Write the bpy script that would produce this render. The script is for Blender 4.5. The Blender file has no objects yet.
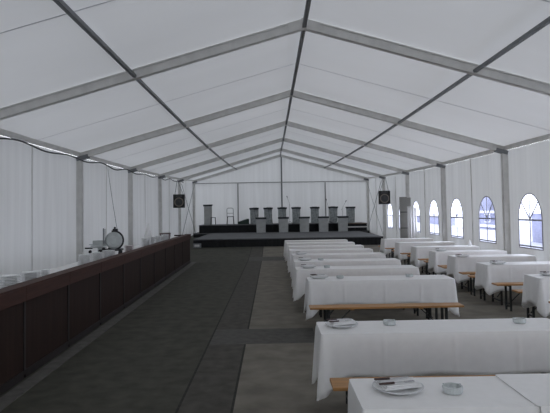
import bpy, bmesh, math, random
from mathutils import Vector, Matrix
PI = math.pi
sc = bpy.context.scene
COL = sc.collection
rnd = random.Random(7)

# ------------------------------------------------------------------ materials
def mat(name, color=(.5, .5, .5), rough=.6, metal=0.0, noise=0.0, nscale=8.0, stretch=None, spec=.5, bump=0.0):
    m = bpy.data.materials.new(name); m.use_nodes = True
    nt = m.node_tree; b = nt.nodes['Principled BSDF']
    b.inputs['Roughness'].default_value = rough
    b.inputs['Metallic'].default_value = metal
    b.inputs['Specular IOR Level'].default_value = spec
    c = (*color, 1)
    b.inputs['Base Color'].default_value = c
    if noise or bump:
        tc = nt.nodes.new('ShaderNodeTexCoord'); mp = nt.nodes.new('ShaderNodeMapping')
        n = nt.nodes.new('ShaderNodeTexNoise'); n.inputs['Scale'].default_value = nscale
        n.inputs['Detail'].default_value = 5
        nt.links.new(tc.outputs['Object'], mp.inputs['Vector']); nt.links.new(mp.outputs[0], n.inputs['Vector'])
        if stretch: mp.inputs['Scale'].default_value = stretch
        if noise:
            r = nt.nodes.new('ShaderNodeValToRGB')
            r.color_ramp.elements[0].position = .3; r.color_ramp.elements[1].position = .7
            r.color_ramp.elements[0].color = (*[v * (1 - noise) for v in color], 1)
            r.color_ramp.elements[1].color = (*[min(1, v * (1 + noise)) for v in color], 1)
            nt.links.new(n.outputs['Fac'], r.inputs[0]); nt.links.new(r.outputs[0], b.inputs['Base Color'])
        if bump:
            bp = nt.nodes.new('ShaderNodeBump'); bp.inputs['Strength'].default_value = bump
            bp.inputs['Distance'].default_value = .01
            nt.links.new(n.outputs['Fac'], bp.inputs['Height']); nt.links.new(bp.outputs[0], b.inputs['Normal'])
    return m

def fabric(name, color, trans, streak=0.0, scale=(3, 3, .15)):
    """white coated tent cloth: part diffuse, part lets daylight through"""
    m = bpy.data.materials.new(name); m.use_nodes = True
    nt = m.node_tree; nt.nodes.clear()
    out = nt.nodes.new('ShaderNodeOutputMaterial'); mx = nt.nodes.new('ShaderNodeMixShader')
    d = nt.nodes.new('ShaderNodeBsdfDiffuse'); t = nt.nodes.new('ShaderNodeBsdfTranslucent')
    tc = nt.nodes.new('ShaderNodeTexCoord'); mp = nt.nodes.new('ShaderNodeMapping'); mp.inputs['Scale'].default_value = scale
    n = nt.nodes.new('ShaderNodeTexNoise'); n.inputs['Scale'].default_value = 1.0; n.inputs['Detail'].default_value = 6
    r = nt.nodes.new('ShaderNodeValToRGB')
    r.color_ramp.elements[0].position = .32; r.color_ramp.elements[1].position = .68
    r.color_ramp.elements[0].color = (*[c * (1 - streak) for c in color], 1)
    r.color_ramp.elements[1].color = (*[min(1, c * (1 + streak)) for c in color], 1)
    L = nt.links.new
    L(tc.outputs['Object'], mp.inputs[0]); L(mp.outputs[0], n.inputs['Vector']); L(n.outputs['Fac'], r.inputs[0])
    L(r.outputs[0], d.inputs['Color']); L(r.outputs[0], t.inputs['Color'])
    mx.inputs[0].default_value = trans
    L(d.outputs[0], mx.inputs[1]); L(t.outputs[0], mx.inputs[2]); L(mx.outputs[0], out.inputs['Surface'])
    return m

def clear_mat(name, color, gloss=.06):
    m = bpy.data.materials.new(name); m.use_nodes = True
    nt = m.node_tree; nt.nodes.clear()
    out = nt.nodes.new('ShaderNodeOutputMaterial'); mx = nt.nodes.new('ShaderNodeMixShader')
    t = nt.nodes.new('ShaderNodeBsdfTransparent'); g = nt.nodes.new('ShaderNodeBsdfGlossy')
    t.inputs['Color'].default_value = (*color, 1); g.inputs['Roughness'].default_value = .15
    mx.inputs[0].default_value = gloss
    L = nt.links.new
    L(t.outputs[0], mx.inputs[1]); L(g.outputs[0], mx.inputs[2]); L(mx.outputs[0], out.inputs['Surface'])
    return m

def glass_mat(name, color, tr=.75):
    m = mat(name, color, rough=.2)
    b = m.node_tree.nodes['Principled BSDF']
    b.inputs['Transmission Weight'].default_value = tr
    return m

M = dict(
    roof=fabric('roof_cloth', (.80, .805, .83), .066, .03, (.25, .5, .5)),
    wall=fabric('wall_cloth', (.745, .75, .755), .070, .05, (5, 5, .25)),
    hem=mat('window_weld_strip', (.36, .36, .40), .7, spec=.2),
    seam=mat('roof_weld', (.62, .62, .66), .7),
    clear=clear_mat('clear_window_film', (.62, .64, .74)),
    alu=mat('aluminium', (.66, .655, .635), .55, .10, .08, 6),
    alud=mat('dull_aluminium', (.20, .21, .22), .55, .3, .1, 6),
    asphalt_l=mat('asphalt_dark', (.061, .060, .0475), .85, 0, .28, 5, bump=.25, spec=.25),
    asphalt_r=mat('asphalt_pale', (.172, .158, .130), .85, 0, .22, 3.5, bump=.25, spec=.25),
    strip=mat('asphalt_strip', (.070, .066, .056), .85, 0, .25, 7, bump=.2, spec=.25),
    patch=mat('asphalt_patch', (.085, .082, .074), .8, 0, .2, 9, bump=.2, spec=.25),
    joint=mat('asphalt_joint', (.034, .033, .030), .9, 0, .3, 20, spec=.2),
    kerb=mat('pale_base_strip', (.12, .115, .105), .85, 0, .2, 8, spec=.2),
    paving=mat('pale_paving', (.48, .49, .54), .8, 0, .2, .6),
    cloth=mat('white_tablecloth', (.89, .882, .873), .5, 0, .02, 14, spec=.5),
    bench=mat('varnished_pine', (.43, .215, .070), .42, 0, .22, 3, (1.2, 26, 26)),
    steel=mat('dark_painted_steel', (.018, .021, .022), .5, .2),
    bar=mat('dark_brown_panel', (.027, .0145, .011), .65, 0, .25, 2.2, (6, 6, .6), spec=.15),
    barrail=mat('red_brown_board', (.058, .025, .018), .6, 0, .2, 2.5, (10, .7, 10), spec=.2),
    bardark=mat('very_dark_wood', (.014, .009, .009), .6, 0, .2, 6),
    china=mat('white_china', (.86, .87, .87), .18, 0, 0, 1),
    chinarim=mat('plate_edge', (.60, .61, .63), .3, 0, 0, 1),
    pink=mat('pinkish_china', (.56, .49, .49), .3),
    napkin=mat('paper_napkin', (.83, .83, .83), .9, 0, .03, 40),
    blade=mat('cutlery_steel', (.6, .6, .62), .25, .9),
    handle=mat('dark_brown_handle', (.05, .022, .018), .4, 0, .2, 30),
    ash=glass_mat('pale_glass', (.72, .76, .76), .25),
    chrome=mat('chrome', (.66, .68, .69), .38, .6),
    gable=mat('grey_pole', (.34, .34, .34), .6, .1),
    bladegrey=mat('blade_steel', (.47, .50, .50), .4, .5, .12, 9),
    black=mat('black_plastic', (.012, .013, .015), .45),
    rubber=mat('black_cable', (.03, .03, .035), .6),
    deck=mat('stage_board', (.105, .108, .112), .7, 0, .15, 4),
    skirt=mat('black_skirt', (.010, .011, .012), .9, 0, .2, 5),
    brown=mat('brown_board_top', (.10, .065, .045), .6, 0, .2, 4),
    desk=mat('grey_desk_front', (.42, .43, .42), .7, 0, .12, 5),
    desk2=mat('mottled_grey_desk', (.31, .335, .335), .7, 0, .35, 9),
    desklid=mat('dark_desk_lid', (.022, .027, .034), .5),
    green=mat('dark_green_cloth', (.018, .038, .03), .7),
    spk=mat('speaker_black', (.012, .012, .013), .6),
    cone=mat('speaker_cone', (.045, .045, .05), .4),
    spkbrown=mat('speaker_ring', (.19, .16, .135), .5),
    locker=mat('grey_panel', (.30, .295, .275), .6, 0, .06, 3),
    lockline=mat('dark_panel_joint', (.06, .06, .06), .6),
    basket=mat('reddish_basket', (.15, .118, .108), .8, 0, .3, 30),
    lavender=mat('pale_lavender_render', (.30, .31, .42), .8, 0, .35, .8),
    bwhite=mat('white_band', (.85, .85, .88), .7),
    bglass=mat('dark_window_glass', (.16, .17, .28), .2),
)

# ------------------------------------------------------------------ mesh helpers
def box(bm, cx, cy, cz, sx, sy, sz, rot=None, bevel=0.0):
    mt = Matrix.Translation((cx, cy, cz))
    if rot is not None: mt = mt @ rot
    mt = mt @ Matrix.Diagonal((sx, sy, sz, 1))
    r = bmesh.ops.create_cube(bm, size=1, matrix=mt)
    if bevel:
        es = list({e for v in r['verts'] for e in v.link_edges})
        bmesh.ops.bevel(bm, geom=es, offset=bevel, segments=2, affect='EDGES', profile=.6)

def bar(bm, a, b, w, h, up=(0, 0, 1), bevel=0.0):
    """rectangular bar from a to b: w sideways, h along up"""
    a, b = Vector(a), Vector(b); d = b - a; L = d.length; d.normalize()
    u = Vector(up); u = (u - d * u.dot(d)).normalized(); s = d.cross(u)
    rot = Matrix((s, d, u)).transposed().to_4x4()
    c = (a + b) / 2
    box(bm, c.x, c.y, c.z, w, L, h, rot, bevel)

def tube(bm, pts, r, n=8, closed=False):
    pts = [Vector(p) for p in pts]; rings = []
    N = len(pts); prev = None
    for i, p in enumerate(pts):
        if closed: t = pts[(i + 1) % N] - pts[i - 1]
        else: t = pts[min(i + 1, N - 1)] - pts[max(i - 1, 0)]
        t.normalize()
        if prev is None:
            u = t.orthogonal().normalized()
        else:
            u = prev - t * prev.dot(t)
            u = u.normalized() if u.length > 1e-6 else t.orthogonal().normalized()
        prev = u; v = t.cross(u)
        rr = r[i] if isinstance(r, (list, tuple)) else r
        rings.append([bm.verts.new(p + (u * math.cos(2 * PI * k / n) + v * math.sin(2 * PI * k / n)) * rr) for k in range(n)])
    for i in range(N if closed else N - 1):
        A, B = rings[i], rings[(i + 1) % N]
        for k in range(n):
            bm.faces.new((A[k], A[(k + 1) % n], B[(k + 1) % n], B[k]))
    if not closed:
        bm.faces.new(rings[0][::-1]); bm.faces.new(rings[-1])

def lathe(bm, prof, c=(0, 0, 0), n=28, mtx=None, flute=0.0):
    """prof: list of (r, z) from bottom axis to top axis"""
    c = Vector(c); rings = []
    for r, z in prof:
        if r < 1e-6:
            p = Vector((0, 0, z)); p = (mtx @ p if mtx else p) + c
            rings.append([bm.verts.new(p)])
        else:
            ring = []
            for k in range(n):
                a = 2 * PI * k / n
                rr = r * (1 - (flute if k % 2 else 0))
                p = Vector((rr * math.cos(a), rr * math.sin(a), z)); p = (mtx @ p if mtx else p) + c
                ring.append(bm.verts.new(p))
            rings.append(ring)
    for A, B in zip(rings, rings[1:]):
        if len(A) == 1 and len(B) == 1: continue
        for k in range(n):
            k2 = (k + 1) % n
            if len(A) == 1: bm.faces.new((A[0], B[k2], B[k]))
            elif len(B) == 1: bm.faces.new((A[k], A[k2], B[0]))
            else: bm.faces.new((A[k], A[k2], B[k2], B[k]))

def prism(bm, poly, lo, hi, axis='x'):
    """poly of 2-D points extruded along an axis"""
    def P(p, t):
        if axis == 'x': return (t, p[0], p[1])
        if axis == 'y': return (p[0], t, p[1])
        return (p[0], p[1], t)
    A = [bm.verts.new(P(p, lo)) for p in poly]; B = [bm.verts.new(P(p, hi)) for p in poly]
    n = len(poly)
    for k in range(n): bm.faces.new((A[k], A[(k + 1) % n], B[(k + 1) % n], B[k]))
    bm.faces.new(A[::-1]); bm.faces.new(B)

def obj(name, bm, m, parent=None, smooth=False, mods=None):
    bmesh.ops.recalc_face_normals(bm, faces=bm.faces)
    me = bpy.data.meshes.new(name); bm.to_mesh(me); bm.free()
    for mm in (m if isinstance(m, (list, tuple)) else [m]): me.materials.append(mm)
    if smooth: me.polygons.foreach_set('use_smooth', [True] * len(me.polygons))
    o = bpy.data.objects.new(name, me); COL.objects.link(o)
    if parent: o.parent = parent
    return o

def tag(o, label, cat, group=None, kind=None):
    o['label'] = label; o['category'] = cat
    if group: o['group'] = group
    if kind: o['kind'] = kind
    return o

def thing(name, label, cat, loc=(0, 0, 0), rz=0, group=None, kind=None):
    o = bpy.data.objects.new(name, None); COL.objects.link(o)
    o.location = loc; o.rotation_euler = (0, 0, rz); o.empty_display_size = .1
    return tag(o, label, cat, group, kind)

def dup(root, loc, rz=0, label=None, group=None):
    r = root.copy(); COL.objects.link(r); r.location = loc; r.rotation_euler = (0, 0, rz)
    if label: r['label'] = label
    if group: r['group'] = group
    for ch in list(root.children):
        c = ch.copy(); COL.objects.link(c); c.parent = r
        for g in list(ch.children):
            d = g.copy(); COL.objects.link(d); d.parent = c
    return r

def struct(name, bm, m, label, cat, parent=None, smooth=False):
    o = obj(name, bm, m, parent, smooth)
    if not parent: tag(o, label, cat, kind='structure')
    return o

ORD = ['first', 'second', 'third', 'fourth', 'fifth', 'sixth', 'seventh', 'eighth', 'ninth', 'tenth', 'eleventh', 'twelfth', 'thirteenth']

# ------------------------------------------------------------------ tent measures
FY = [-6.7, -1.65, 3.41, 8.464, 13.518, 18.391, 23.268, 28.202, 33.084]
FX = [.557, .557, .557, .557, .545, .542, .546, .545, .585]
FZ = [0, 0, 0, 0, .01, .048, .138, .256, .439]
HALF, EAVE, RIDGE = 5.3, 3.139, 4.648
RISE = .17                                            # rafter depth: the cloth lies on top of it

def interp(y, tab):
    if y <= FY[0]: return tab[0]
    for a, b, p, q in zip(FY, FY[1:], tab, tab[1:]):
        if y <= b: return p + (q - p) * (y - a) / (b - a)
    return tab[-1]

def ground(y):                                        # the yard climbs gently behind the last tables
    K = [(-60, 0), (19.9, 0), (22, .10), (24, .22), (28.2, .30), (33.1, .42), (90, .8)]
    for (a, p), (b, q) in zip(K, K[1:]):
        if y <= b: return p + (q - p) * (y - a) / (b - a)
    return K[-1][1]

# ------------------------------------------------------------------ floor
xs = [-5.0, -2.95, -2.62, -.90, -.875, -.40, -.375, .60, 6.0]
ys = [-6.8, 0, 2, 4.98, 5.02, 7.5, 8.45, 10, 12, 14.9, 14.93, 17, 19.9, 21.0, 22, 24, 28.2, 33.1]
bm = bmesh.new()
V = [[bm.verts.new((x, y, ground(y))) for x in xs] for y in ys]
for j in range(len(ys) - 1):
    for i in range(len(xs) - 1):
        f = bm.faces.new((V[j][i], V[j][i + 1], V[j + 1][i + 1], V[j + 1][i]))
        yc = (ys[j] + ys[j + 1]) / 2; xc = (xs[i] + xs[i + 1]) / 2
        k = 0 if xc < -.89 else 1
        if -.875 < xc < -.40: k = 2
        if -.90 < xc < -.875: k = 4
        if -.40 < xc < -.375: k = 4
        if -.88 < xc < .6 and 7.5 < yc < 8.45: k = 3
        if 19.9 < yc < 21 and xc > -.88: k = 3
        if xc > -.37 and 14.9 < yc < 14.93: k = 4
        f.material_index = k
struct('floor', bm, [M['asphalt_l'], M['asphalt_r'], M['strip'], M['patch'], M['joint']],
       'dark grey asphalt floor with patched strips under the tables', 'floor')
bm = bmesh.new()
yy = [-40, -6.8, 19.9, 22, 24, 28.2, 33.1, 90]
V = [[bm.verts.new((x, y, ground(y) - .03)) for x in (-40, 0, 70)] for y in yy]
for j in range(len(yy) - 1):
    for i in range(2): bm.faces.new((V[j][i], V[j][i + 1], V[j + 1][i + 1], V[j + 1][i]))
struct('ground', bm, M['paving'], 'pale paved yard outside the tent windows', 'ground')

# ------------------------------------------------------------------ tent roof and walls
bm = bmesh.new()
prevr = None
RY = [FY[0] - .16] + FY[1:-1] + [FY[-1] + .16]
for k, y in enumerate(RY):
    ring = []
    for x, z in ((-HALF - .16, EAVE - .045), (-HALF, EAVE), (-HALF / 2, (EAVE + RIDGE) / 2), (0, RIDGE), (HALF / 2, (EAVE + RIDGE) / 2), (HALF, EAVE), (HALF + .16, EAVE - .045)):
        ring.append(Vector((FX[k] + x, y, z + FZ[k] + RISE + .012)))
    if prevr:
        n = 8; rows = []
        for s in range(n + 1):
            t = s / n; sag = .028 * math.sin(PI * t)
            rows.append([bm.verts.new(a.lerp(b, t) - Vector((0, 0, sag if 1 <= q <= 5 else 0))) for q, (a, b) in enumerate(zip(prevr, ring))])
        for r1, r2 in zip(rows, rows[1:]):
            for q in range(6): bm.faces.new((r1[q], r1[q + 1], r2[q + 1], r2[q]))
    prevr = ring
bmesh.ops.remove_doubles(bm, verts=bm.verts, dist=1e-4)
roof = struct('ceiling', bm, M['roof'], 'white translucent tent roof cloth between the rafters', 'ceiling', smooth=True)
# weld seams of the roof cloth half way along each bay
for k in range(len(FY) - 1):
    bm = bmesh.new(); y = (FY[k] + FY[k + 1]) / 2; x0 = (FX[k] + FX[k + 1]) / 2; zz = (FZ[k] + FZ[k + 1]) / 2 + RISE - .024
    for s in (-1, 1):
        bar(bm, (x0 + s * HALF, y, EAVE + zz), (x0, y, RIDGE + zz), .018, .004)
    obj('weld_seam', bm, M['seam'], roof)

WX = HALF + .09
def wall_top(y): return EAVE + interp(y, FZ) + RISE - .089

def side_wall(name, s, label):
    bm = bmesh.new(); rs = random.Random(3)
    y = FY[0]; rows = []
    ph = [rs.uniform(0, 6) for _ in range(4)]
    while y < FY[-1] + .12:
        x = interp(y, FX) + s * (HALF + .06); b = ground(y); t = wall_top(y)
        w = .012 * math.sin(y * 5.1 + ph[0]) + .007 * math.sin(y * 12.3 + ph[1]) + rs.uniform(-.004, .004)
        rows.append([bm.verts.new((x + w * math.sin(PI * min(1, f * 1.15)) * (1.2 - f), y + .01 * math.sin(f * 5 + y), b + (t - b) * f)) for f in (0, .2, .45, .7, .88, 1)])
        y += .118
    for A, B in zip(rows, rows[1:]):
        for q in range(5): bm.faces.new((A[q], A[q + 1], B[q + 1], B[q]))
    return struct(name, bm, M['wall'], label, 'wall', smooth=True)

wl = side_wall('wall_left', -1, 'white tent side wall cloth behind the dark bar')
for k in range(len(FY) - 1):
    y = (FY[k] + FY[k + 1]) / 2; x = interp(y, FX) - WX + .03
    bm = bmesh.new(); tube(bm, [(x, y, ground(y)), (x, y, wall_top(y))], .017, 6)
    obj('seam_pole', bm, M['alu'], wl)

# right wall: one cloth panel per window, each with an arched opening
WINY, WZ0, WZ1, WH = 1.22, .86, 1.50, .56
WSH = .20
def arch_pt(th):
    """point on the opening seen from its centre (0, 1.42) in direction th (y, z)"""
    cz = 1.42; d = (math.cos(th), math.sin(th)); t = 0.0; lo, hi = 0.0, 3.0
    def inside(p):
        y, z = p
        if z < WZ0 or abs(y) > WH: return False
        if z <= WZ1: return True
        return (y / WH) ** 2 + ((z - WZ1) / .60) ** 2 <= 1 and abs(y) <= WH
    for _ in range(40):
        m_ = (lo + hi) / 2
        if inside((d[0] * m_, cz + d[1] * m_)): lo = m_
        else: hi = m_
    return (d[0] * lo, cz + d[1] * lo)

bm = bmesh.new(); panels = []
for k in range(1, len(FY) - 2):
    y0, y1 = FY[k], FY[k + 1]; ym = (y0 + y1) / 2
    panels += [(y0, ym), (ym, y1)]
WXR = HALF + .055
def wplane(y, z): return Vector((interp(y, FX) + WXR, y, z))
for a, b in panels:
    yc = (a + b) / 2 + WSH; zb = ground(yc); hy = (b - a) / 2
    angs = [2 * PI * i / 56 for i in range(56)]
    for sy, zt in ((hy, 0), (-hy, 0), (hy, 1), (-hy, 1)):
        zc = (wall_top(yc) if zt else zb) - 1.42 - (zb if zt == 0 else 0) * 0
        angs.append(math.atan2(zc, sy) % (2 * PI))
    for cy_, cz_ in ((WH, WZ0), (-WH, WZ0)): angs.append(math.atan2(cz_ - 1.42, cy_) % (2 * PI))
    angs = sorted(set(round(t, 5) for t in angs)); I, O = [], []
    for t in angs:
        p = arch_pt(t); c, s_ = math.cos(t), math.sin(t)
        cand = []
        if abs(c) > 1e-6: cand.append(hy / abs(c))
        if s_ > 1e-6: cand.append((wall_top(yc) - 1.42) / s_)
        if s_ < -1e-6: cand.append((1.42 - zb) / -s_)
        q = min(cand)
        I.append(bm.verts.new(wplane(yc + p[0], p[1])))
        yo, zo = yc + c * q, 1.42 + s_ * q
        if abs(zo - wall_top(yc)) < 1e-3: zo = wall_top(yo)
        if abs(zo - zb) < 1e-3: zo = ground(yo)
        O.append(bm.verts.new(wplane(yo, zo)))
    for i in range(len(angs)):
        j = (i + 1) % len(angs); bm.faces.new((I[i], I[j], O[j], O[i]))
# plain cloth in the bay behind the camera and the last bay by the stage
for (a, b) in ((FY[0], FY[1] + WSH), (FY[-2] + WSH, FY[-1] + .11)):
    n = 40; rows = []
    for i in range(n + 1):
        y = a + (b - a) * i / n; w = .012 * math.sin(y * 6) + .006 * math.sin(y * 13)
        rows.append([bm.verts.new((interp(y, FX) + WXR + w * math.sin(PI * f), y, ground(y) + (wall_top(y) - ground(y)) * f)) for f in (0, .3, .6, .85, 1)])
    for A, B in zip(rows, rows[1:]):
        for q in range(4): bm.faces.new((A[q], A[q + 1], B[q + 1], B[q]))
wr = struct('wall_right', bm, M['wall'], 'white tent side wall cloth with a row of arched windows', 'wall')
for k in range(1, len(FY) - 1):
    y = (FY[k] + FY[k + 1]) / 2; x = interp(y, FX) + WXR - .03
    bm = bmesh.new(); tube(bm, [(x, y, ground(y)), (x, y, wall_top(y))], .015, 6)
    obj('seam_pole', bm, M['alu'], wr)

vis = 0
for wn, (a, b) in enumerate(panels):
    yc = (a + b) / 2 + WSH
    nm = 'window_%d' % (wn + 1)
    lab = 'arched clear window in the right tent wall, %s from the stage' % ORD[len(panels) - 1 - wn]
    w = thing(nm, lab, 'window', (0, 0, 0), 0, 'arched tent windows', 'structure')
    pts = [arch_pt(2 * PI * i / 64) for i in range(64)] + [(WH, WZ0), (-WH, WZ0)]
    pts.sort(key=lambda p: math.atan2(p[1] - 1.42, p[0]))
    bm = bmesh.new(); bm.faces.new([bm.verts.new(wplane(yc + p[0], p[1]) + Vector((.004, 0, 0))) for p in pts])
    obj('pane', bm, M['clear'], w)
    bm = bmesh.new()
    tube(bm, [wplane(yc + p[0] * 1.01, 1.42 + (p[1] - 1.42) * 1.01) - Vector((.004, 0, 0)) for p in pts], .014, 6, closed=True)
    obj('window_hem', bm, M['hem'], w)
    bm = bmesh.new()
    def strip(p, q, wd=.036):
        A = wplane(yc + p[0], p[1]) - Vector((.002, 0, 0)); B = wplane(yc + q[0], q[1]) - Vector((.002, 0, 0))
        bar(bm, A, B, wd, .006, up=(1, 0, 0))
    strip((-WH, 1.5), (WH, 1.5)); strip((0, WZ0), (0, 2.09)); strip((0, 1.52), (-.40, 1.91)); strip((0, 1.52), (.40, 1.91)); strip((-WH, .90), (WH, .90))
    obj('glazing_bars', bm, M['hem'], w)

# gable walls
def gable(name, y, k, label):
    bm = bmesh.new(); n = 44; cols = []
    for i in range(n + 1):
        x = -WX + 2 * WX * i / n; top = EAVE + FZ[k] + RISE + (RIDGE - EAVE) * (1 - min(1, abs(x) / HALF)) + .012
        w = .012 * math.sin(x * 5) + .006 * math.sin(x * 11 + 1)
        cols.append([bm.verts.new((FX[k] + x, y + w * math.sin(PI * min(1, f * 1.3)), ground(y) + (top - ground(y)) * f)) for f in (0, .25, .5, .75, 1)])
    for A, B in zip(cols, cols[1:]):
        for q in range(4): bm.faces.new((A[q], A[q + 1], B[q + 1], B[q]))
    return struct(name, bm, M['wall'], label, 'wall', smooth=True)
def front_wall():
    y = FY[0] - .10; bm = bmesh.new(); xs_ = [-WX, -WX / 2, -LIGHT_GAP, LIGHT_GAP, WX / 2, WX]
    def top(x): return EAVE + RISE + (RIDGE - EAVE) * (1 - min(1, abs(x) / HALF)) - .004
    for a, b in ((-WX, -LIGHT_GAP), (-LIGHT_GAP, 0), (0, LIGHT_GAP), (LIGHT_GAP, WX)):
        z0 = 0 if abs(a + b) / 2 > LIGHT_GAP else LIGHT_GAP_H
        bm.faces.new([bm.verts.new(p) for p in ((FX[0] + a, y, z0), (FX[0] + b, y, z0), (FX[0] + b, y, top(b)), (FX[0] + a, y, top(a)))])
    struct('wall_front', bm, M['wall'], 'white tent gable wall behind the viewer with an opening added for daylight', 'wall')
LIGHT_GAP, LIGHT_GAP_H = 1.9, 2.5  # unseen opening behind the camera, added and sized for the daylight it admits
front_wall()
gable('wall_back', FY[-1] + .10, -1, 'white tent gable wall behind the stage')

# ------------------------------------------------------------------ aluminium frame
def rafter_bm(s, k):
    bm = bmesh.new(); z = FZ[k]; up = Vector((-s * (RIDGE - EAVE), 0, HALF)).normalized()
    a = Vector((FX[k] + s * HALF, FY[k], EAVE + z)); b = Vector((FX[k], FY[k], RIDGE + z))
    for off, w, h in ((.009, .115, .018), (.085, .075, .134), (.161, .115, .018)):
        bar(bm, a + up * off, b + up * off, w, h, up)
    return bm
frames = ['second from the viewer', 'third from the viewer', 'fourth from the viewer', 'fifth from the viewer', 'sixth from the viewer', 'against the back wall']
for k in range(len(FY)):
    which = ['behind the viewer at the front wall', 'just behind the viewer', 'just above the viewer', 'nearest the viewer in the picture',
             'second nearest to the viewer', 'third nearest to the viewer', 'fourth nearest to the viewer', 'by the hanging loudspeakers', 'against the back wall behind the stage'][k]
    fr = thing('portal_beam', 'grey aluminium tent frame ' + which, 'tent frame', (0, 0, 0), 0, 'aluminium tent frames', 'structure')
    for s in (-1, 1):
        obj('rafter', rafter_bm(s, k), M['alu'], fr)
        bm = bmesh.new(); x = FX[k] + s * (HALF - .02); g = ground(FY[k])
        box(bm, x, FY[k], (g + EAVE + FZ[k] + .06) / 2, .13, .085, EAVE + FZ[k] + .06 - g)
        box(bm, x - s * .066, FY[k], (g + EAVE + FZ[k]) / 2, .018, .105, EAVE + FZ[k] - g)
        box(bm, x + s * .055, FY[k], (g + EAVE + FZ[k]) / 2, .018, .105, EAVE + FZ[k] - g)
        obj('post', bm, M['alu'], fr)
        bm = bmesh.new(); box(bm, x, FY[k], g + .008, .26, .26, .016)
        obj('base_plate', bm, M['alud'], fr)
        bm = bmesh.new(); box(bm, FX[k] + s * (HALF - .10), FY[k], EAVE + FZ[k] + .045, .30, .125, .10, Matrix.Rotation(s * .27, 4, 'Y'))
        obj('corner_bracket', bm, M['alud'], fr)
    bm = bmesh.new()
    for s in (-1, 1):
        u = Vector((-s * (RIDGE - EAVE), 0, HALF)).normalized(); d = Vector((s * HALF, 0, EAVE - RIDGE)).normalized()
        a = Vector((FX[k], FY[k], RIDGE + FZ[k])) + u * .085
        bar(bm, a, a + d * .28, .12, .15, u)
    obj('ridge_bracket', bm, M['alu'], fr)

def run_beam(name, xo, z, w, h, label, m):
    bm = bmesh.new()
    for k in range(len(FY) - 1):
        a = Vector((FX[k] + xo, FY[k], z + FZ[k])); b = Vector((FX[k + 1] + xo, FY[k + 1], z + FZ[k + 1]))
        bar(bm, a, b, w, h)
    return struct(name, bm, m, label, 'roof beam')
run_beam('ridge_beam', 0, RIDGE + .035, .06, .06, 'dark metal bar running along the tent ridge', M['alud'])
mid = (EAVE + RIDGE) / 2
run_beam('purlin_beam', -HALF / 2, mid + .035, .052, .05, 'dark metal bar running half way up the roof slope above the bar', M['alud'])
run_beam('purlin_beam', HALF / 2, mid + .035, .052, .05, 'dark metal bar running half way up the roof slope above the windows', M['alud'])
run_beam('eave_beam', -HALF + .01, EAVE + .125, .075, .10, 'grey metal beam along the top of the left tent wall', M['alu'])
run_beam('eave_beam', HALF - .01, EAVE + .125, .075, .10, 'grey metal beam along the top of the right tent wall', M['alu'])
# gable: eave-height bar and three upright poles
bm = bmesh.new(); yb = FY[-1]
bar(bm, (FX[-1] - HALF, yb, EAVE + FZ[-1] - .04), (FX[-1] + HALF, yb, EAVE + FZ[-1] - .04), .05, .05)
struct('gable_beam', bm, M['gable'], 'thin grey bar crossing the back wall at eave height', 'tent bar')
for x, w, lab in ((-2.02, .07, 'slim grey pole on the back wall, left of the ridge'), (.64, .085, 'dark grey pole on the back wall under the ridge'), (3.28, .07, 'slim grey pole on the back wall, right of the ridge')):
    bm = bmesh.new(); top = RIDGE + FZ[-1] - (RIDGE - EAVE) * abs(x - FX[-1]) / HALF
    zt = top if w > .08 else EAVE + FZ[-1] - .08
    box(bm, x, yb + .01, (ground(yb) + zt) / 2, w, .06, zt - ground(yb))
    struct('gable_pillar', bm, M['gable'] if w < .08 else M['alud'], lab, 'tent pole')
# crossed bracing cables of the last bay
for s, side in ((-1, 'left'), (1, 'right')):
    for up in (0, 1):
        a, b = (FY[-2] + .06, FY[-1] - .06); x0, x1 = FX[-2] + s * (HALF - .10), FX[-1] + s * (HALF - .10)
        z0, z1 = ground(a) + .1, EAVE + FZ[-1] - .1
        p = (x0, a, z1 - .2 if up else z0); q = (x1 - s * .0, b, z0 + .1 if up else z1)
        off = s * (-.022 if up else .022)
        bm = bmesh.new(); tube(bm, [(p[0] + off, p[1], p[2]), (q[0] + off, q[1], q[2])], .013, 6)
        o = obj('bracing_cable', bm, M['alud'])
        tag(o, 'diagonal bracing cable %s towards the stage on the %s tent wall' % ('falling' if up else 'rising', side), 'cable', 'bracing cables beside the stage')

# ------------------------------------------------------------------ tables, cloths and benches
def u_leg(bm, x, wy, h, r=.013):
    """folding steel frame: two uprights, foot rail, top rail"""
    for s in (-1, 1): box(bm, x, s * wy, h / 2, .034, .026, h, bevel=.003)
    box(bm, x, 0, h - .013, .03, 2 * wy, .024); box(bm, x, 0, .075, .022, 2 * wy, .022)

def make_bench(L):
    t = thing('bench', 'x', 'bench')
    bm = bmesh.new(); box(bm, 0, 0, .4565, L, .25, .027, bevel=.006); obj('seat', bm, M['bench'], t)
    for s in (-1, 1):
        bm = bmesh.new(); u_leg(bm, s * (L / 2 - .24), .095, .443); lg = obj('leg', bm, M['steel'], t)
        bm = bmesh.new(); bar(bm, (s * (L / 2 - .24), 0, .11), (s * (L / 2 - .58), 0, .425), .012, .022, (0, 1, 0)); obj('brace', bm, M['steel'], lg)
    for s in (-1, 1):
        bm = bmesh.new(); box(bm, s * (L / 2 - .58), 0, .434, .05, .20, .018); obj('cross_batten', bm, M['bench'], t)
    return t

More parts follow.
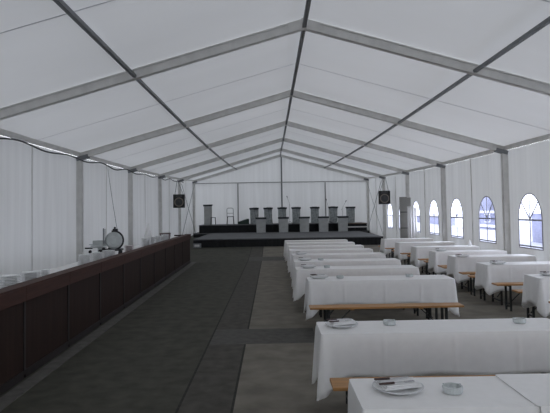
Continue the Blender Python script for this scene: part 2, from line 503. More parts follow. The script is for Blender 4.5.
def make_table(L):
    t = thing('folding_table', 'x', 'table')
    bm = bmesh.new(); box(bm, 0, 0, .727, L, .50, .026, bevel=.005); obj('table_top', bm, M['bench'], t)
    for s in (-1, 1):
        bm = bmesh.new(); u_leg(bm, s * (L / 2 - .26), .20, .714); lg = obj('leg', bm, M['steel'], t)
        bm = bmesh.new(); bar(bm, (s * (L / 2 - .26), 0, .12), (s * (L / 2 - .72), 0, .70), .012, .024, (0, 1, 0)); obj('brace', bm, M['steel'], lg)
    for s in (-1, 1):
        bm = bmesh.new(); box(bm, s * (L / 2 - .72), 0, .704, .05, .42, .018); obj('cross_batten', bm, M['bench'], t)
    return t

def drape_bm(L, W, seed, end=.40, side=.36, tip=.17, tame=1.0, open_left=False, open_right=False):
    """cloth laid on a table top of L x W (centre at the origin, its surface at z = 0)"""
    rs = random.Random(seed); bm = bmesh.new()
    hx, hy, r = L / 2 + .012, W / 2 + .012, .020
    P = []                                            # perimeter: point, normal
    def seg(a, b, n):
        d = (Vector(b) - Vector(a)).length; k = max(2, int(d / .016))
        for i in range(k): P.append((Vector(a).lerp(Vector(b), i / k), Vector(n)))
    def cor(cx, cy, a0):
        for i in range(9):
            a = a0 + PI / 2 * i / 9; n = Vector((math.cos(a), math.sin(a))); P.append((Vector((cx, cy)) + n * r, n))
    seg((hx - r, -hy), (hx - r, -hy), (0, -1)) if False else None
    seg((-hx + r, -hy), (hx - r, -hy), (0, -1)); cor(hx - r, -hy + r, -PI / 2)
    seg((hx, -hy + r), (hx, hy - r), (1, 0)); cor(hx - r, hy - r, 0)
    seg((hx - r, hy), (-hx + r, hy), (0, 1)); cor(-hx + r, hy - r, PI / 2)
    seg((-hx, hy - r), (-hx, -hy + r), (-1, 0)); cor(-hx + r, -hy + r, PI)
    fr = [(rs.uniform(14, 22), rs.uniform(0, 6), 1.0), (rs.uniform(28, 40), rs.uniform(0, 6), .55), (rs.uniform(6, 9), rs.uniform(0, 6), .8)]
    K = 9; rings = [[] for _ in range(K + 1)]; arc = 0
    for i, (p, n) in enumerate(P):
        arc += (p - P[i - 1][0]).length
        d = min((p - Vector((sx * hx, sy * hy))).length for sx in (-1, 1) for sy in (-1, 1))
        cw = math.exp(-(d / .13) ** 2); cw2 = math.exp(-(d / .05) ** 2)
        if (open_left and p.x < 0) or (open_right and p.x > 0): cw = cw2 = 0
        h = end * n.x ** 2 + side * n.y ** 2 + tip * cw + .012 * math.sin(arc * 7 + fr[0][1])
        fold = sum(a * math.sin(arc * f + ph) for f, ph, a in fr) / 2.3
        grow = .35 + .65 * math.exp(-(d / .30) ** 2)
        fl = 1.0
        if open_left and n.x < -.3 and n.x ** 2 > .05: fl = 0
        if open_right and n.x > .3: fl = 0
        crease = 0
        if abs(n.y) > .9: crease = sum(.006 * math.exp(-((p.x - L * q) / .012) ** 2) for q in (-.26, .02, .27))
        for k in range(K + 1):
            s = k / K; dn = h * s
            out = .006 * (1 - math.exp(-dn / .010)) + tame * (s * (.008 + .013 * fold * grow + .034 * cw2 + .012 * cw) + crease * min(1, s * 4))
            if fl == 0: dn = .001 * s; out = .004 * s
            zz = -dn
            rings[k].append(bm.verts.new((p.x + n.x * out, p.y + n.y * out, zz)))
    bm.faces.new(rings[0])
    N = len(P)
    for A, B in zip(rings, rings[1:]):
        for i in range(N): bm.faces.new((A[i], B[i], B[(i + 1) % N], A[(i + 1) % N]))
    return bm

def cloth(L, W, seed, loc, label, group, z=.744, **kw):
    o = obj('tablecloth', drape_bm(L, W, seed, **kw), M['cloth'], smooth=True)
    o.location = (loc[0], loc[1], loc[2] + z)
    md = o.modifiers.new('thickness', 'SOLIDIFY'); md.thickness = .003; md.offset = 1
    # keep the top flat and the hem crisp
    me = o.data; big = max(me.polygons, key=lambda p: len(p.vertices)); big.use_smooth = False
    ek = set(big.edge_keys)
    for e in me.edges:
        if tuple(sorted(e.vertices)) in ek: e.use_edge_sharp = True
    return tag(o, label, 'tablecloth', group)

LEN = 2.16
bench_a, table_a = make_bench(2.11), make_table(LEN)
LENR = 1.70
bench_b, table_b = make_bench(LENR + .06), make_table(LENR)
first = {id(bench_a): 1, id(table_a): 1, id(bench_b): 1, id(table_b): 1}
def place(p, loc, label, group, rz=0):
    if first.pop(id(p), 0):
        p.location = loc; p.rotation_euler.z = rz; p['label'] = label; p['group'] = group; return p
    return dup(p, loc, rz, label, group)

# aisle row: front edge y of every table, left end x
AISLE = [(2.94, .48), (4.70, .42), (8.20, .55), (9.80, .44), (11.30, .47), (12.95, .50), (14.45, .48), (16.0, .50), (17.6, .48), (19.15, .47)]
PRE = {}
for i, (yf, x0) in enumerate(AISLE):
    w = ORD[i]; cx, cy = x0 + LEN / 2, yf + .25; g = 0
    place(table_a, (cx, cy, g), 'folding table under white cloth, %s from the viewer in the aisle row' % w, 'folding tables of the aisle row')
    if i == 0:
        cloth(LEN, .50, 11, (cx, cy, g), 'white tablecloth on the nearest table, lower cloth holding plate and ashtray', 'white cloths of the aisle row', tame=.35)
        LB = LEN - .92 + .015
        cloth(LB, .53, 12, (x0 + .92 + LB / 2, cy, g), 'white tablecloth on the nearest table, upper cloth overlapping its right half', 'white cloths of the aisle row', z=.7495, open_left=True, tame=.35)
    else:
        cloth(LEN, .50, 20 + i, (cx, cy, g), 'white tablecloth on the %s table from the viewer in the aisle row' % w, 'white cloths of the aisle row')
    yb_ = {1: 4.27, 2: 7.63}.get(i, yf - .44)
    if i: place(bench_a, (cx + (-.005 if i < 2 else .10) if i != 2 else 1.56, yb_, g), 'orange wooden bench on the viewer side of the %s table in the aisle row' % w, 'benches of the aisle row')
    if i > 1 and i < 9: place(bench_a, (cx + .08, yf + .73, g), 'orange wooden bench on the stage side of the %s table in the aisle row' % w, 'benches of the aisle row')

WINDOW = [8.06, 10.05, 11.75, 13.2, 14.95, 16.95, 19.2]
XR = 3.95
for i, yf in enumerate(WINDOW):
    w = ORD[i]; cx, cy = XR + LENR / 2, yf + .25
    place(table_b, (cx, cy, 0), 'folding table under white cloth, %s from the viewer in the window row' % w, 'folding tables of the window row')
    cloth(LENR, .50, 50 + i, (cx, cy, 0), 'white tablecloth on the %s table from the viewer in the window row' % w, 'white cloths of the window row', side=.48, tip=.06)
    place(bench_b, (cx - .04, yf - .45, 0), 'orange wooden bench on the viewer side of the %s table in the window row' % w, 'benches of the window row')
    place(bench_b, (cx - .05, yf + .70, 0), 'orange wooden bench on the stage side of the %s table in the window row' % w, 'benches of the window row')

# ------------------------------------------------------------------ table ware
TOP = .7485
def make_plate(R=.148):
    t = thing('plate', 'x', 'plate')
    bm = bmesh.new()
    lathe(bm, [(0, .004), (R * .55, .004), (R * .58, 0), (R * .64, 0), (R * .70, .008), (R * .97, .020), (R, .023), (R * .97, .0245), (R * .72, .014), (R * .62, .009), (0, .009)], n=36)
    obj('dish', bm, M['china'], t, smooth=True)
    bm = bmesh.new(); tube(bm, [(R * .985 * math.cos(a), R * .985 * math.sin(a), .0255) for a in [2 * PI * k / 36 for k in range(36)]], .003, 5, closed=True)
    obj('rim', bm, M['chinarim'], t, smooth=True)
    return t
def napkin_bm():
    bm = bmesh.new()
    for i, (sx, dz) in enumerate(((.23, 0), (.224, .007), (.216, .014))):
        box(bm, .004 * i, .002 * i, .0035 + dz, sx, .062 - .005 * i, .0062, bevel=.002)
    return bm
napkin_me = None
def put_napkin(loc, rz, label, group, tilt=0):
    global napkin_me
    if napkin_me is None:
        o = obj('napkin', napkin_bm(), M['napkin']); napkin_me = o
    else:
        o = napkin_me.copy(); COL.objects.link(o)
    o.location = loc; o.rotation_euler = (0, tilt, rz)
    return tag(o, label, 'napkin', group)
def make_knife():
    t = thing('table_knife', 'x', 'knife')
    bm = bmesh.new(); box(bm, -.058, 0, .005, .095, .017, .010, bevel=.004); obj('knife_handle', bm, M['handle'], t)['label'] = 'dark brown handle'
    bm = bmesh.new(); prism(bm, [(-.012, -.007), (.09, -.008), (.115, .0), (.10, .008), (-.012, .007)], .004, .006, 'z'); obj('knife_blade', bm, M['blade'], t)
    return t
def make_fork():
    t = thing('fork', 'x', 'fork')
    bm = bmesh.new(); box(bm, -.058, 0, .005, .095, .016, .010, bevel=.004); obj('fork_handle', bm, M['handle'], t)['label'] = 'dark brown handle'
    bm = bmesh.new(); box(bm, .02, 0, .005, .07, .006, .003); box(bm, .062, 0, .005, .02, .022, .003)
    for k in range(4): box(bm, .09, -.009 + .006 * k, .005, .045, .0028, .0028)
    obj('fork_head', bm, M['blade'], t)
    return t
def make_ashtray():
    t = thing('ashtray', 'x', 'ashtray')
    bm = bmesh.new()
    lathe(bm, [(0, 0), (.050, 0), (.056, .006), (.058, .034), (.055, .038), (.047, .038), (.043, .014), (0, .012)], n=36, flute=.03)
    obj('dish', bm, M['ash'], t)
    bm = bmesh.new()
    for k in range(3):
        a = 2 * PI * k / 3 + .4
        box(bm, .051 * math.cos(a), .051 * math.sin(a), .0395, .014, .012, .005, Matrix.Rotation(a, 4, 'Z'), .002)
    obj('cigarette_rest', bm, M['ash'], t)
    return t
plate_p, knife_p, fork_p, ash_p = make_plate(), make_knife(), make_fork(), make_ashtray()
for p in (plate_p, knife_p, fork_p, ash_p): first[id(p)] = 1

PL = [(.72, 3.22, 'nearest aisle table', 0), (.62, 4.99, 'second aisle table from the viewer', 1), (.72, 8.50, 'third aisle table from the viewer', 2), (.66, 10.08, 'fourth aisle table from the viewer', 3),
      (.69, 11.58, 'fifth aisle table from the viewer', 4), (.70, 13.2, 'sixth aisle table from the viewer', 5),
      (4.24, 8.38, 'nearest window-row table', 0), (4.20, 10.2, 'second window-row table from the viewer', 1), (4.08, 11.75, 'third window-row table from the viewer', 2), (4.17, 13.5, 'fourth window-row table from the viewer', 3)]
for i, (x, y, where, q) in enumerate(PL):
    z = TOP
    place(plate_p, (x, y, z), 'white round plate with folded napkins on the ' + where, 'plates set on the tables')
    a = .10 + .06 * math.sin(i * 2.1)
    put_napkin((x - .005, y + .035, z + .0285), a, 'folded white napkin, rear one on the plate, ' + where, 'folded napkins on the plates')
    put_napkin((x + .01, y - .045, z + .0285), a + .16, 'folded white napkin, front one on the plate, ' + where, 'folded napkins on the plates')
    place(knife_p, (x - .03, y + .034, z + .0525), 'dark-handled knife on the plate, ' + where, 'knives on the napkins', a + .05)
    if q < 3:
        place(fork_p, (x - .02, y - .048, z + .0525), 'dark-handled fork on the plate, ' + where, 'forks on the napkins', a + .13)
for x, y, where in ((1.02, 3.16, 'beside the plate on the nearest aisle table'), (1.06, 5.02, 'near the plate on the second aisle table'), (2.24, 5.0, 'at the far end of the second aisle table'),
                    (1.04, 8.46, 'near the plate on the third aisle table'), (2.12, 8.50, 'at the far end of the third aisle table'), (1.0, 10.05, 'near the plate on the fourth aisle table'), (1.02, 11.55, 'near the plate on the fifth aisle table')):
    place(ash_p, (x, y, TOP), 'small round pale glass ashtray ' + where, 'glass ashtrays')
# pointed folded napkin on a window table
bm = bmesh.new()
prof = [(0, 0), (.045, 0), (.043, .02), (.034, .08), (.018, .14), (.004, .175), (0, .178)]
lathe(bm, prof, n=10, flute=.25)
tag(obj('folded_napkin', bm, M['napkin']), 'white pointed folded napkin standing on a window-row table', 'napkin').location = (5.50, 15.2, TOP)

# ------------------------------------------------------------------ bar counter
def bar_x(y): return -2.75 - .2 * (y - 6.2) / 14.0
seams = [3.2, 4.65, 6.10, 7.46, 8.90, 10.38, 11.8, 13.3, 14.8, 16.35, 17.95, 19.75]
bang = math.atan2(-.2, 14.0)
for i, (a, b) in enumerate(zip(seams, seams[1:])):
    L = b - a; yc = (a + b) / 2
    lab = 'dark brown panelled bar counter unit, %s from the stage end' % ORD[len(seams) - 2 - i]
    t = thing('bar_counter', lab, 'bar counter', (bar_x(yc), yc, 0), -bang, 'bar counter units along the left wall')
    bm = bmesh.new()                                  # local: +x faces the aisle, front face at x=0
    box(bm, -.022, 0, .47, .018, L - .004, .86); obj('front_panel', bm, M['bar'], t)
    bm = bmesh.new(); box(bm, -.012, -L / 2 + .022, .47, .024, .040, .86); obj('stile', bm, M['bardark'], t)
    bm = bmesh.new(); box(bm, -.012, .02, .045, .026, L - .05, .085); obj('kick_rail', bm, M['bardark'], t)
    bm = bmesh.new(); box(bm, .006, 0, .925, .035, L - .002, .15, bevel=.004); obj('top_rail', bm, M['barrail'], t)
    bm = bmesh.new(); box(bm, -.065, 0, 1.012, .18, L - .002, .022, bevel=.004); obj('counter_top', bm, M['barrail'], t)
    for s in (-1, 1):
        bm = bmesh.new(); box(bm, -.095, s * (L / 2 - .04), .50, .11, .04, 1.0); obj('support', bm, M['bardark'], t)
# end panel towards the stage is the last unit's own side board
t_last = t
bm = bmesh.new(); box(bm, -.30, L / 2 + .012, .50, .55, .02, 1.0); obj('end_panel', bm, M['bar'], t_last)
bm = bmesh.new()
bar(bm, (bar_x(2.0) + .13, 2.0, .005), (bar_x(19.9) + .13, 19.9, .005), .17, .012)
struct('trim_1', bm, M['kerb'], 'pale strip on the floor along the foot of the bar', 'floor strip')

# serving tables behind the bar
SH = .95
serve = [(3.6, 6.9), (7.0, 10.3), (10.4, 13.7), (13.8, 17.1), (17.2, 19.62)]
for i, (a, b) in enumerate(serve):
    yc = (a + b) / 2; L = b - a; x = bar_x(yc) - .425
    w = ORD[len(serve) - 1 - i]
    t = thing('serving_table', 'long serving table under white cloth behind the bar, %s from the stage' % w, 'table', (x, yc, 0), PI / 2 - bang, 'serving tables behind the bar')
    bm = bmesh.new(); box(bm, 0, 0, SH - .022, L - .02, .44, .03); obj('table_top', bm, M['bench'], t)
    for s in (-1, 1):
        for q in (-1, 1):
            bm = bmesh.new(); box(bm, s * (L / 2 - .15), q * .17, (SH - .035) / 2, .04, .04, SH - .035); obj('leg', bm, M['steel'], t)
    o = cloth(L - .02, .44, 80 + i, (0, 0, 0), 'white cloth on the serving table behind the bar, %s from the stage' % w, 'white cloths behind the bar', end=.06, side=.2, tip=.01, tame=.35)
    o.location = (x, yc, SH + .003); o.rotation_euler.z = PI / 2 - bang
ST = SH + .0075
def stack(y, top, d, n, label, dx=0.0, m='china'):
    """a stack of plates: each plate is a thing"""
    x = bar_x(y) - .29 + dx; dz = (top - ST) / n
    for k in range(n):
        bm = bmesh.new(); R = d / 2; h = dz
        lathe(bm, [(0, 0), (R * .62, 0), (R * .68, h * .35), (R * .985, h * .60), (R, h * .78), (R * .985, h * .96), (R * .70, h * .70), (0, h * .62)], n=22)
        o = obj('plate', bm, M[m], smooth=False)
        o.location = (x + rnd.uniform(-.003, .003), y + rnd.uniform(-.003, .003), ST + k * dz)
        nth = 'topmost' if k == n - 1 else ('bottom' if k == 0 else ORD[k] + ' from the bottom')
        tag(o, 'plate, %s in the stack %s' % (nth, label), 'plate', 'stacked plates ' + label)
stack(6.40, 1.105, .24, 8, 'on the bar nearest the viewer')
stack(6.95, 1.085, .24, 8, 'second along the bar')
stack(7.38, 1.065, .13, 6, 'of small saucers along the bar')
stack(9.02, 1.135, .22, 9, 'left of three before the slicer', .0)
stack(9.72, 1.115, .23, 9, 'middle of three before the slicer')
stack(10.42, 1.105, .24, 8, 'right of three before the slicer')
stack(12.0, 1.10, .20, 8, 'of pinkish china past the slicer', m='pink')
stack(13.75, 1.17, .24, 10, 'nearest of the four tall stacks')
stack(14.40, 1.175, .24, 10, 'second of the four tall stacks')
stack(15.30, 1.16, .24, 10, 'third of the four tall stacks')
stack(16.35, 1.15, .24, 10, 'farthest of the four tall stacks')
# cloth cone and basket
bm = bmesh.new(); lathe(bm, [(0, 0), (.15, 0), (.135, .10), (.105, .24), (.055, .42), (.022, .54), (0, .575)], n=24, flute=.06)
o = obj('cloth_cone', bm, M['napkin']); o.location = (bar_x(14.9) - .47, 14.85, ST)
tag(o, 'white pointed cloth cone standing behind the tall plate stacks', 'cloth')
t = thing('basket', 'low reddish brown basket at the stage end of the bar', 'basket', (bar_x(17.1) - .40, 17.0, ST))
bm = bmesh.new(); lathe(bm, [(0, 0), (.13, 0), (.16, .12), (.165, .20), (.15, .20), (.13, .05), (0, .04)], n=26, flute=.03); obj('bowl', bm, M['basket'], t)
bm = bmesh.new(); tube(bm, [(.162 * math.cos(a), .162 * math.sin(a), .205) for a in [2 * PI * k / 26 for k in range(26)]], .014, 6, closed=True); obj('rim', bm, M['basket'], t)

# slicing machine: blade disc faces the viewer
sx, sy = bar_x(11.2) - .40, 11.05
t = thing('slicing_machine', 'chrome food slicing machine with large round blade on the bar table', 'slicer', (sx, sy, ST), .10)
bm = bmesh.new(); box(bm, -.02, .02, .115, .44, .30, .035, bevel=.01)
obj('base', bm, M['black'], t)
for s in (-1, 1):
    for q in (-1, 1):
        bm = bmesh.new(); lathe(bm, [(0, 0), (.026, 0), (.026, .03), (.018, .10), (0, .10)], (s * .18 - .02, q * .11 + .02, 0), 14); obj('foot', bm, M['black'], t)
dc = (.04, -.02, .305); RX = Matrix.Rotation(PI / 2, 4, 'X')
bm = bmesh.new(); lathe(bm, [(0, .016), (.075, .016), (.08, .012), (.138, .012), (.172, .004), (.155, 0), (0, 0)], dc, 48, RX)
obj('blade', bm, M['bladegrey'], t)
bm = bmesh.new()
tube(bm, [(dc[0] + .184 * math.cos(a), dc[1] + .004, dc[2] + .184 * math.sin(a)) for a in [-2.2 + 4.0 * k / 30 for k in range(31)]], .019, 8)
obj('blade_guard', bm, M['black'], t, smooth=True)
bm = bmesh.new(); box(bm, dc[0] + .03, dc[1], dc[2] + .208, .10, .07, .05, bevel=.012); lathe(bm, [(0, 0), (.02, .005), (.022, .03), (0, .045)], (dc[0] + .02, dc[1], dc[2] + .23), 14)
obj('sharpener', bm, M['black'], t)
bm = bmesh.new(); box(bm, .05, .09, .24, .16, .12, .22, bevel=.03); obj('motor_housing', bm, M['chrome'], t)
bm = bmesh.new(); box(bm, -.24, -.04, .205, .30, .20, .02, bevel=.006); box(bm, -.24, .055, .255, .30, .012, .10, bevel=.004); box(bm, -.22, -.03, .13, .10, .10, .11, bevel=.02)
tube(bm, [(-.42, -.12, .175), (-.10, -.12, .175)], .010, 8); tube(bm, [(-.42, -.12, .235), (-.10, -.12, .235)], .008, 8)
cr = obj('carriage', bm, M['bladegrey'], t)
bm = bmesh.new(); tube(bm, [(-.155, -.06, .20), (-.155, -.06, .55)], .013, 8); tube(bm, [(-.125, -.06, .20), (-.125, -.06, .54)], .008, 8); obj('pusher_rod', bm, M['alud'], cr)
bm = bmesh.new(); tube(bm, [(-.36, -.10, .16), (-.50, -.12, .165)], .014, 8); lathe(bm, [(0, 0), (.03, .01), (.033, .05), (0, .07)], (-.40, -.12, .06), 14); obj('carriage_handle', bm, M['black'], cr)
bm = bmesh.new(); lathe(bm, [(0, 0), (.035, .004), (.038, .03), (.03, .04), (0, .04)], (-.13, -.145, .14), 16, Matrix.Rotation(PI / 2, 4, 'X')); obj('thickness_knob', bm, M['black'], t)

# cables
def cable(name, pts, r, label, cat='cable'):
    bm = bmesh.new(); P = [Vector(p) for p in pts]; out = []
    for i in range(len(P) - 1):
        p0, p1, p2, p3 = P[max(0, i - 1)], P[i], P[i + 1], P[min(len(P) - 1, i + 2)]
        for s in range(6):
            t_ = s / 6
            out.append(.5 * ((2 * p1) + (p2 - p0) * t_ + (2 * p0 - 5 * p1 + 4 * p2 - p3) * t_ ** 2 + (3 * p1 - p0 - 3 * p2 + p3) * t_ ** 3))
    out.append(P[-1]); tube(bm, out, r, 6)
    return tag(obj(name, bm, M['rubber'], smooth=True), label, cat)
lx = FX[4] - HALF
cable('power_cord', [tuple(p + (q - p) * f - (.05 * math.sin(PI * f) if c == 2 else 0) for c, (p, q) in enumerate(zip((lx + .10, 15.6, 3.06), (sx + .05, 11.36, 1.26)))) for f in (0, .25, .5, .75, 1)], .0045, 'thin power cord running down from the eave to the slicing machine', 'cord')
pts = []; y = 5.0; k = 0
while y < 30:
    pts.append((interp(y, FX) - HALF + .10, y, EAVE + interp(y, FZ) + .035 - (.075 if k % 2 else 0.0) - (.02 if k % 3 == 0 else 0))); y += 1.26; k += 1
cable('hanging_cable', pts, .017, 'dark cable looped along the top of the left tent wall')

# ------------------------------------------------------------------ stage
DZ = .60
def deck_box(name, poly, z0, z1, label, top, over=.03):
    t = thing(name, label, 'stage', (0, 0, 0))
    bm = bmesh.new(); prism(bm, poly, z1 - .045, z1, 'z'); obj('deck_board', bm, top, t)
    c = Vector((sum(p[0] for p in poly) / len(poly), sum(p[1] for p in poly) / len(poly)))
    bm = bmesh.new(); n = len(poly)
    for i in range(n):                                # pleated skirt under the boards
        a, b = Vector(poly[i]), Vector(poly[(i + 1) % n]); a = c + (a - c) * .9985; b = c + (b - c) * .9985
        L = (b - a).length; k = max(4, int(L / .09)); nn = Vector(((b - a).y, -(b - a).x)).normalized(); prev = None
        for s in range(k + 1):
            p = a.lerp(b, s / k) - nn * (.012 + .012 * (s % 2))
            col = [bm.verts.new((p.x, p.y, z0 if z0 is not None else ground(p.y) + .004)), bm.verts.new((p.x, p.y, z1 - .047))]
            if prev: bm.faces.new((prev[0], col[0], col[1], prev[1]))
            prev = col
    obj('skirt', bm, M['skirt'], t)
    return t
stage = deck_box('stage_platform', [(-3.50, 24.30), (4.95, 24.30), (4.95, 31.0), (5.55, 31.0), (5.55, 32.95), (-4.45, 32.95), (-4.45, 31.0), (-3.50, 31.0)], None, DZ, 'low grey-topped stage with black front in front of the back wall', M['deck'])
RZ = 1.06
riser = deck_box('stage_riser', [(-4.15, 31.2), (4.28, 31.2), (4.28, 32.9), (-4.15, 32.9)], DZ + .002, RZ, 'long black upper stage step carrying the back row of music desks', M['deck'])
t = deck_box('stage_riser', [(4.31, 31.0), (5.40, 31.0), (5.40, 32.85), (4.31, 32.85)], DZ + .002, RZ - .02, 'short brown-topped upper stage step at the window end', M['brown'])
bm = bmesh.new(); box(bm, 4.855, 30.985, .83, 1.09, .012, .07); obj('edge_strip', bm, M['alu'], t)
# small pale box by the left stage corner
t = thing('junction_box', 'small grey box against the black stage front at its left corner', 'box', (-3.30, 24.16, ground(24.16)))
bm = bmesh.new(); box(bm, 0, 0, .10, .34, .14, .19, bevel=.01); obj('case', bm, M['alud'], t)
bm = bmesh.new(); box(bm, 0, -.076, .11, .22, .012, .09, bevel=.004); obj('socket_plate', bm, M['alu'], t)

def make_desk(w, h, mt):
    t = thing('music_desk', 'x', 'music desk')
    bm = bmesh.new(); prism(bm, [(-w / 2 * .92, 0), (w / 2 * .92, 0), (w / 2, h - .06), (-w / 2, h - .06)], -.012, .012, 'y'); obj('front_panel', bm, M[mt], t)
    for s in (-1, 1):
        bm = bmesh.new(); prism(bm, [(.012, .0), (.20, .0), (.30, h - .10), (.012, h - .06)], s * w / 2 * .90 - .009, s * w / 2 * .90 + .009, 'x'); obj('side_panel', bm, M[mt], t)
    bm = bmesh.new(); box(bm, 0, .13, h - .045, w + .07, .34, .05, Matrix.Rotation(.10, 4, 'X'), .006); obj('desk_top', bm, M['desklid'], t)
    bm = bmesh.new(); box(bm, 0, -.035, h - .055, w + .07, .02, .10, bevel=.004); obj('lip', bm, M['desklid'], t)
    bm = bmesh.new(); box(bm, 0, .13, h * .5, w * .86, .20, .02); obj('shelf', bm, M[mt], t)
    return t
df = make_desk(.54, .86, 'desk'); db = make_desk(.48, .95, 'desk2'); lec = make_desk(.46, 1.18, 'desk')
first.update({id(df): 1, id(db): 1})
for i, x in enumerate((-.60, .66, 1.83, 2.90, 3.99)):
    place(df, (x, 30.55, DZ), 'pale grey music desk, %s from the left in the front row on stage' % ORD[i], 'front row of music desks')
for i, x in enumerate((-1.02, -.20, .62, 1.44, 2.53, 3.61, 4.62)):
    place(db, (x, 31.9 if i < 6 else 31.85, RZ if i < 6 else RZ - .02), 'mottled grey music desk, %s from the left in the raised back row' % ORD[i], 'back row of music desks')
lec.location = (-3.70, 31.75, RZ); lec.name = 'lectern'; lec['category'] = 'lectern'
lec['label'] = 'tall grey lectern with dark top at the left end of the stage'

def make_chair(h=.95):
    t = thing('stage_chair', 'x', 'chair')
    bm = bmesh.new(); box(bm, 0, 0, .45, .40, .38, .035, bevel=.012); obj('seat', bm, M['black'], t)
    for s in (-1, 1):
        bm = bmesh.new(); tube(bm, [(s * .17, -.16, .435), (s * .20, -.20, .006)], .014, 8); obj('leg', bm, M['steel'], t)
        bm = bmesh.new(); tube(bm, [(s * .17, .16, .435), (s * .20, .22, .006)], .014, 8); obj('leg', bm, M['steel'], t)
    bm = bmesh.new(); P = [(-.18, .17, .44), (-.185, .20, h - .12)]
    P += [(-.185 + .06 * (1 - math.cos(a)), .20, h - .12 + .06 * math.sin(a) * 2) for a in (PI / 6, PI / 3, PI / 2)]
    P += [(-p[0], p[1], p[2]) for p in P[::-1]]
    tube(bm, P, .014, 8); obj('back_frame', bm, M['steel'], t)
    bm = bmesh.new(); tube(bm, [(-.185, .195, h - .30), (.185, .195, h - .30)], .011, 6); obj('back_rail', bm, M['steel'], t)
    return t
ch = make_chair(); first[id(ch)] = 1
place(ch, (-2.41, 32.0, RZ), 'dark tube-frame chair standing alone on the stage by the gable pole', 'chairs on the stage', PI)
place(ch, (-3.50, 31.35, DZ + .462), 'small dark chair in front of the tall lectern', 'chairs on the stage', PI) if False else None
for i, x in enumerate((-.98, -.16, .66, 1.48, 2.58, 3.66)):
    place(ch, (x, 32.5, RZ), 'dark tube-frame chair behind the %s music desk of the back row' % ORD[i], 'chairs on the stage')
# low stool before the lectern
t = thing('stool', 'small dark frame stool beside the tall lectern', 'stool', (-3.37, 31.55, RZ))
bm = bmesh.new(); box(bm, 0, 0, .42, .28, .26, .03, bevel=.008); obj('seat', bm, M['steel'], t)
for s in (-1, 1):
    for q in (-1, 1):
        bm = bmesh.new(); tube(bm, [(s * .115, q * .10, .41), (s * .135, q * .12, .006)], .013, 8); obj('leg', bm, M['steel'], t)
# sloping green board
t = thing('floor_monitor', 'dark green wedge lying on the stage left of the music desks', 'wedge', (-1.66, 32.25, RZ))
bm = bmesh.new(); prism(bm, [(-.33, 0), (.33, 0), (.33, .29), (.25, .31), (-.33, .13)], -.17, .17, 'y'); obj('case', bm, M['green'], t)
bm = bmesh.new(); prism(bm, [(-.32, .135), (.24, .312), (.24, .325), (-.32, .148)], -.15, .15, 'y'); obj('sloping_top', bm, M['desk'], t)

def mic_stand(x, y, z, h, lean, label):
    t = thing('microphone_stand', label, 'microphone stand', (x, y, z), 0, 'microphone stands on the stage')
    for k in range(3):
        a = 2 * PI * k / 3 + .5; bm = bmesh.new(); tube(bm, [(0, 0, .12), (.26 * math.cos(a), .26 * math.sin(a), .012)], .010, 6); obj('leg', bm, M['steel'], t)
    bm = bmesh.new(); tube(bm, [(0, 0, .1), (0, 0, h)], .008, 8); obj('pole', bm, M['alud'], t)
    bm = bmesh.new(); tube(bm, [(-lean * .35, .0, h - .14), (0, 0, h), (lean, -.08, h + .34)], .006, 6); b_ = obj('boom', bm, M['alud'], t)
    bm = bmesh.new(); tube(bm, [(lean, -.08, h + .34), (lean * 1.25, -.11, h + .44)], [.014, .024], 10); obj('microphone', bm, M['black'], b_)
mic_stand(1.04, 31.45, RZ, 1.15, -.12, 'tall thin microphone stand between the desks below the ridge pole')
mic_stand(4.12, 31.75, RZ, .85, .18, 'microphone stand beside the window-end music desk')
mic_stand(3.27, 31.45, RZ, .95, -.1, 'microphone stand before the slim pole right of the ridge')

# hanging loudspeakers
def speaker(x, y, zc, apex, label, yaw):
    W, D, H = .54, .36, .64
    t = thing('hanging_speaker', label, 'loudspeaker', (x, y, zc - H / 2), yaw, 'hanging loudspeakers')
    bm = bmesh.new(); box(bm, 0, 0, H / 2, W, D, H, bevel=.012); obj('cabinet', bm, M['spk'], t)
    R = Matrix.Rotation(PI / 2, 4, 'X')
    bm = bmesh.new(); lathe(bm, [(.14, 0), (.215, 0), (.22, .012), (.185, .020), (.17, .012)], (0, -D / 2 - .001, H * .42), 30, R); obj('woofer_ring', bm, M['spkbrown'], t, smooth=True)
    bm = bmesh.new(); lathe(bm, [(0, .006), (.06, .008), (.07, .003), (.17, .012)], (0, -D / 2 - .001, H * .42), 30, R); obj('woofer', bm, M['cone'], t, smooth=True)
    bm = bmesh.new(); box(bm, 0, -D / 2 - .004, H * .86, .30, .012, .10, bevel=.004); obj('horn', bm, M['cone'], t)
    for s in (-1, 1):
        bm = bmesh.new(); tube(bm, [(s * .2, 0, H - .01), apex_local(apex, (x, y, zc - H / 2), yaw)], .012, 6); obj('strap', bm, M['alud'], t)
def apex_local(a, o, yaw):
    v = Vector(a) - Vector(o); return Matrix.Rotation(-yaw, 3, 'Z') @ v
speaker(-4.42, 26.2, 2.345, (-4.50, 26.2, 3.36), 'black loudspeaker hanging by straps near the bar end of the tent', .10)
speaker(5.43, 26.2, 2.365, (5.50, 26.2, 3.36), 'black loudspeaker hanging by straps on the window side', -.15)

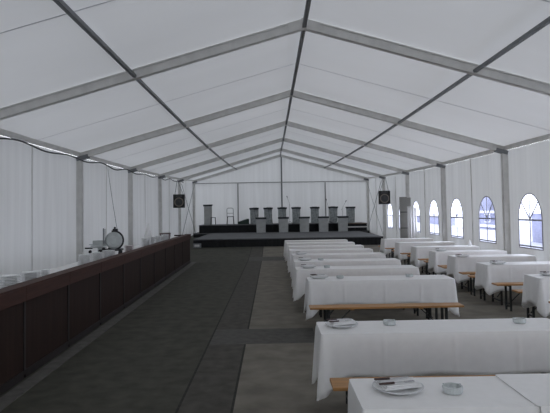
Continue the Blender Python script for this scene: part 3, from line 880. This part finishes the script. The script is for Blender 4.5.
# tall grey panels and white drape by the windows
t = thing('display_panel', 'tall narrow grey panel in three sections standing by the windows', 'panel', (5.40, 22.35, ground(22.35)), -.15)
bm = bmesh.new(); box(bm, 0, 0, 1.12, .30, .10, 2.10, bevel=.006); obj('panel', bm, M['locker'], t)
bm = bmesh.new()
for z in (.90, 1.55): box(bm, 0, -.052, z, .302, .006, .035)
obj('section_joint', bm, M['lockline'], t)
bm = bmesh.new(); box(bm, .225, -.01, 1.96, .15, .08, .36, bevel=.006); obj('side_board', bm, M['locker'], t)
bm = bmesh.new(); box(bm, 0, 0, .035, .40, .30, .07, bevel=.006); obj('foot', bm, M['alud'], t)
bm = bmesh.new(); n = 30; cols = []
for i in range(n + 1):
    f = i / n; x = -.16 + .32 * f
    cols.append([bm.verts.new((x * (1.15 - .15 * s), .03 * math.sin(f * 19) * (1.2 - s * .5), s * 1.78 - (.10 * abs(f - .5) if s > .9 else 0))) for s in (0, .3, .6, 1)])
for A, B in zip(cols, cols[1:]):
    for q in range(3): bm.faces.new((A[q], A[q + 1], B[q + 1], B[q]))
o = obj('white_drape', bm, M['cloth'], smooth=True); o.location = (5.70, 22.06, ground(22) + .0)
md = o.modifiers.new('thickness', 'SOLIDIFY'); md.thickness = .004
tag(o, 'white cloth hanging in folds beside the tall grey panel', 'cloth')

# ------------------------------------------------------------------ outside the windows
def building(name, x, y0, y1, dx, h, label, floors):
    t = thing(name, label, 'building', (0, 0, 0))
    bm = bmesh.new(); box(bm, x + dx / 2, (y0 + y1) / 2, h / 2 + .1, dx, y1 - y0, h); obj('wall', bm, M['lavender'], t)
    bm = bmesh.new()
    for z in floors: box(bm, x - .04, (y0 + y1) / 2, z, .10, y1 - y0 + .1, .16)
    obj('white_band', bm, M['bwhite'], t)
    n = max(2, int((y1 - y0) / 2))
    for i in range(n):
        yc = y0 + (i + .5) * (y1 - y0) / n
        bm = bmesh.new(); box(bm, x - .01, yc, floors[0] + .50, .06, .9, .55); w = obj('window', bm, M['bwhite'], t)
        bm = bmesh.new(); box(bm, x - .045, yc, floors[0] + .50, .03, .76, .42); obj('pane', bm, M['bglass'], w)
    bm = bmesh.new(); box(bm, x + dx / 2, (y0 + y1) / 2, h + .15, dx + .4, y1 - y0 + .4, .2); obj('roof', bm, M['bwhite'], t)
building('pavilion_building', 14.0, 34.0, 39.4, .6, 3.2, 'pale lavender low building with white bands seen through a window', [.62, 1.52])
def low_wall(x0, y0, x1, y1, h, label):
    t = thing('lavender_block', label, 'wall')
    bm = bmesh.new(); bar(bm, (x0, y0, h / 2 + .1), (x1, y1, h / 2 + .1), .25, h - .1); obj('block_body', bm, M['lavender'], t)
    bm = bmesh.new(); bar(bm, (x0, y0, h + .08), (x1, y1, h + .08), .34, .08); obj('block_cap', bm, M['bwhite'], t)
low_wall(12.0, 8.0, 12.0, 24.9, 1.45, 'low lavender block standing in for a parked car outside the window nearest the viewer')  # plain block stands in for a parked car
low_wall(14.0, 42.0, 14.0, 53.0, 1.1, 'low lavender wall far outside the windows near the stage')

# ------------------------------------------------------------------ daylight, camera, view
w = bpy.data.worlds.new('overcast_sky'); sc.world = w; w.use_nodes = True
nt = w.node_tree; bg = nt.nodes['Background']
tc = nt.nodes.new('ShaderNodeTexCoord'); sx_ = nt.nodes.new('ShaderNodeSeparateXYZ'); mr = nt.nodes.new('ShaderNodeMapRange')
nt.links.new(tc.outputs['Generated'], sx_.inputs[0]); nt.links.new(sx_.outputs['X'], mr.inputs['Value'])
mr.inputs['From Min'].default_value = -1; mr.inputs['From Max'].default_value = 1      # overcast, brighter on the window side
mr.inputs['To Min'].default_value = 3.1; mr.inputs['To Max'].default_value = 6.7
nt.links.new(mr.outputs[0], bg.inputs['Strength'])
bg.inputs['Color'].default_value = (.93, .965, 1.0, 1); bg.inputs['Strength'].default_value = 5.0

cam = bpy.data.cameras.new('camera'); co = bpy.data.objects.new('camera', cam); COL.objects.link(co)
F = 546.0
cam.sensor_fit = 'HORIZONTAL'; cam.sensor_width = 36; cam.lens = 36 * F / 550
cam.shift_y = -17.9 / 550
cam.clip_start = .05; cam.clip_end = 300
co.matrix_world = Matrix.Translation((0, 0, 1.8)) @ Matrix.Rotation(-.007, 4, 'Z') @ Matrix.Rotation(PI / 2 + .041, 4, 'X') @ Matrix.Rotation(-.016, 4, 'Z')
sc.camera = co
vs = sc.view_settings
vs.view_transform = 'Standard'; vs.look = 'None'; vs.gamma = 1; vs.use_curve_mapping = False; vs.exposure = 0.0
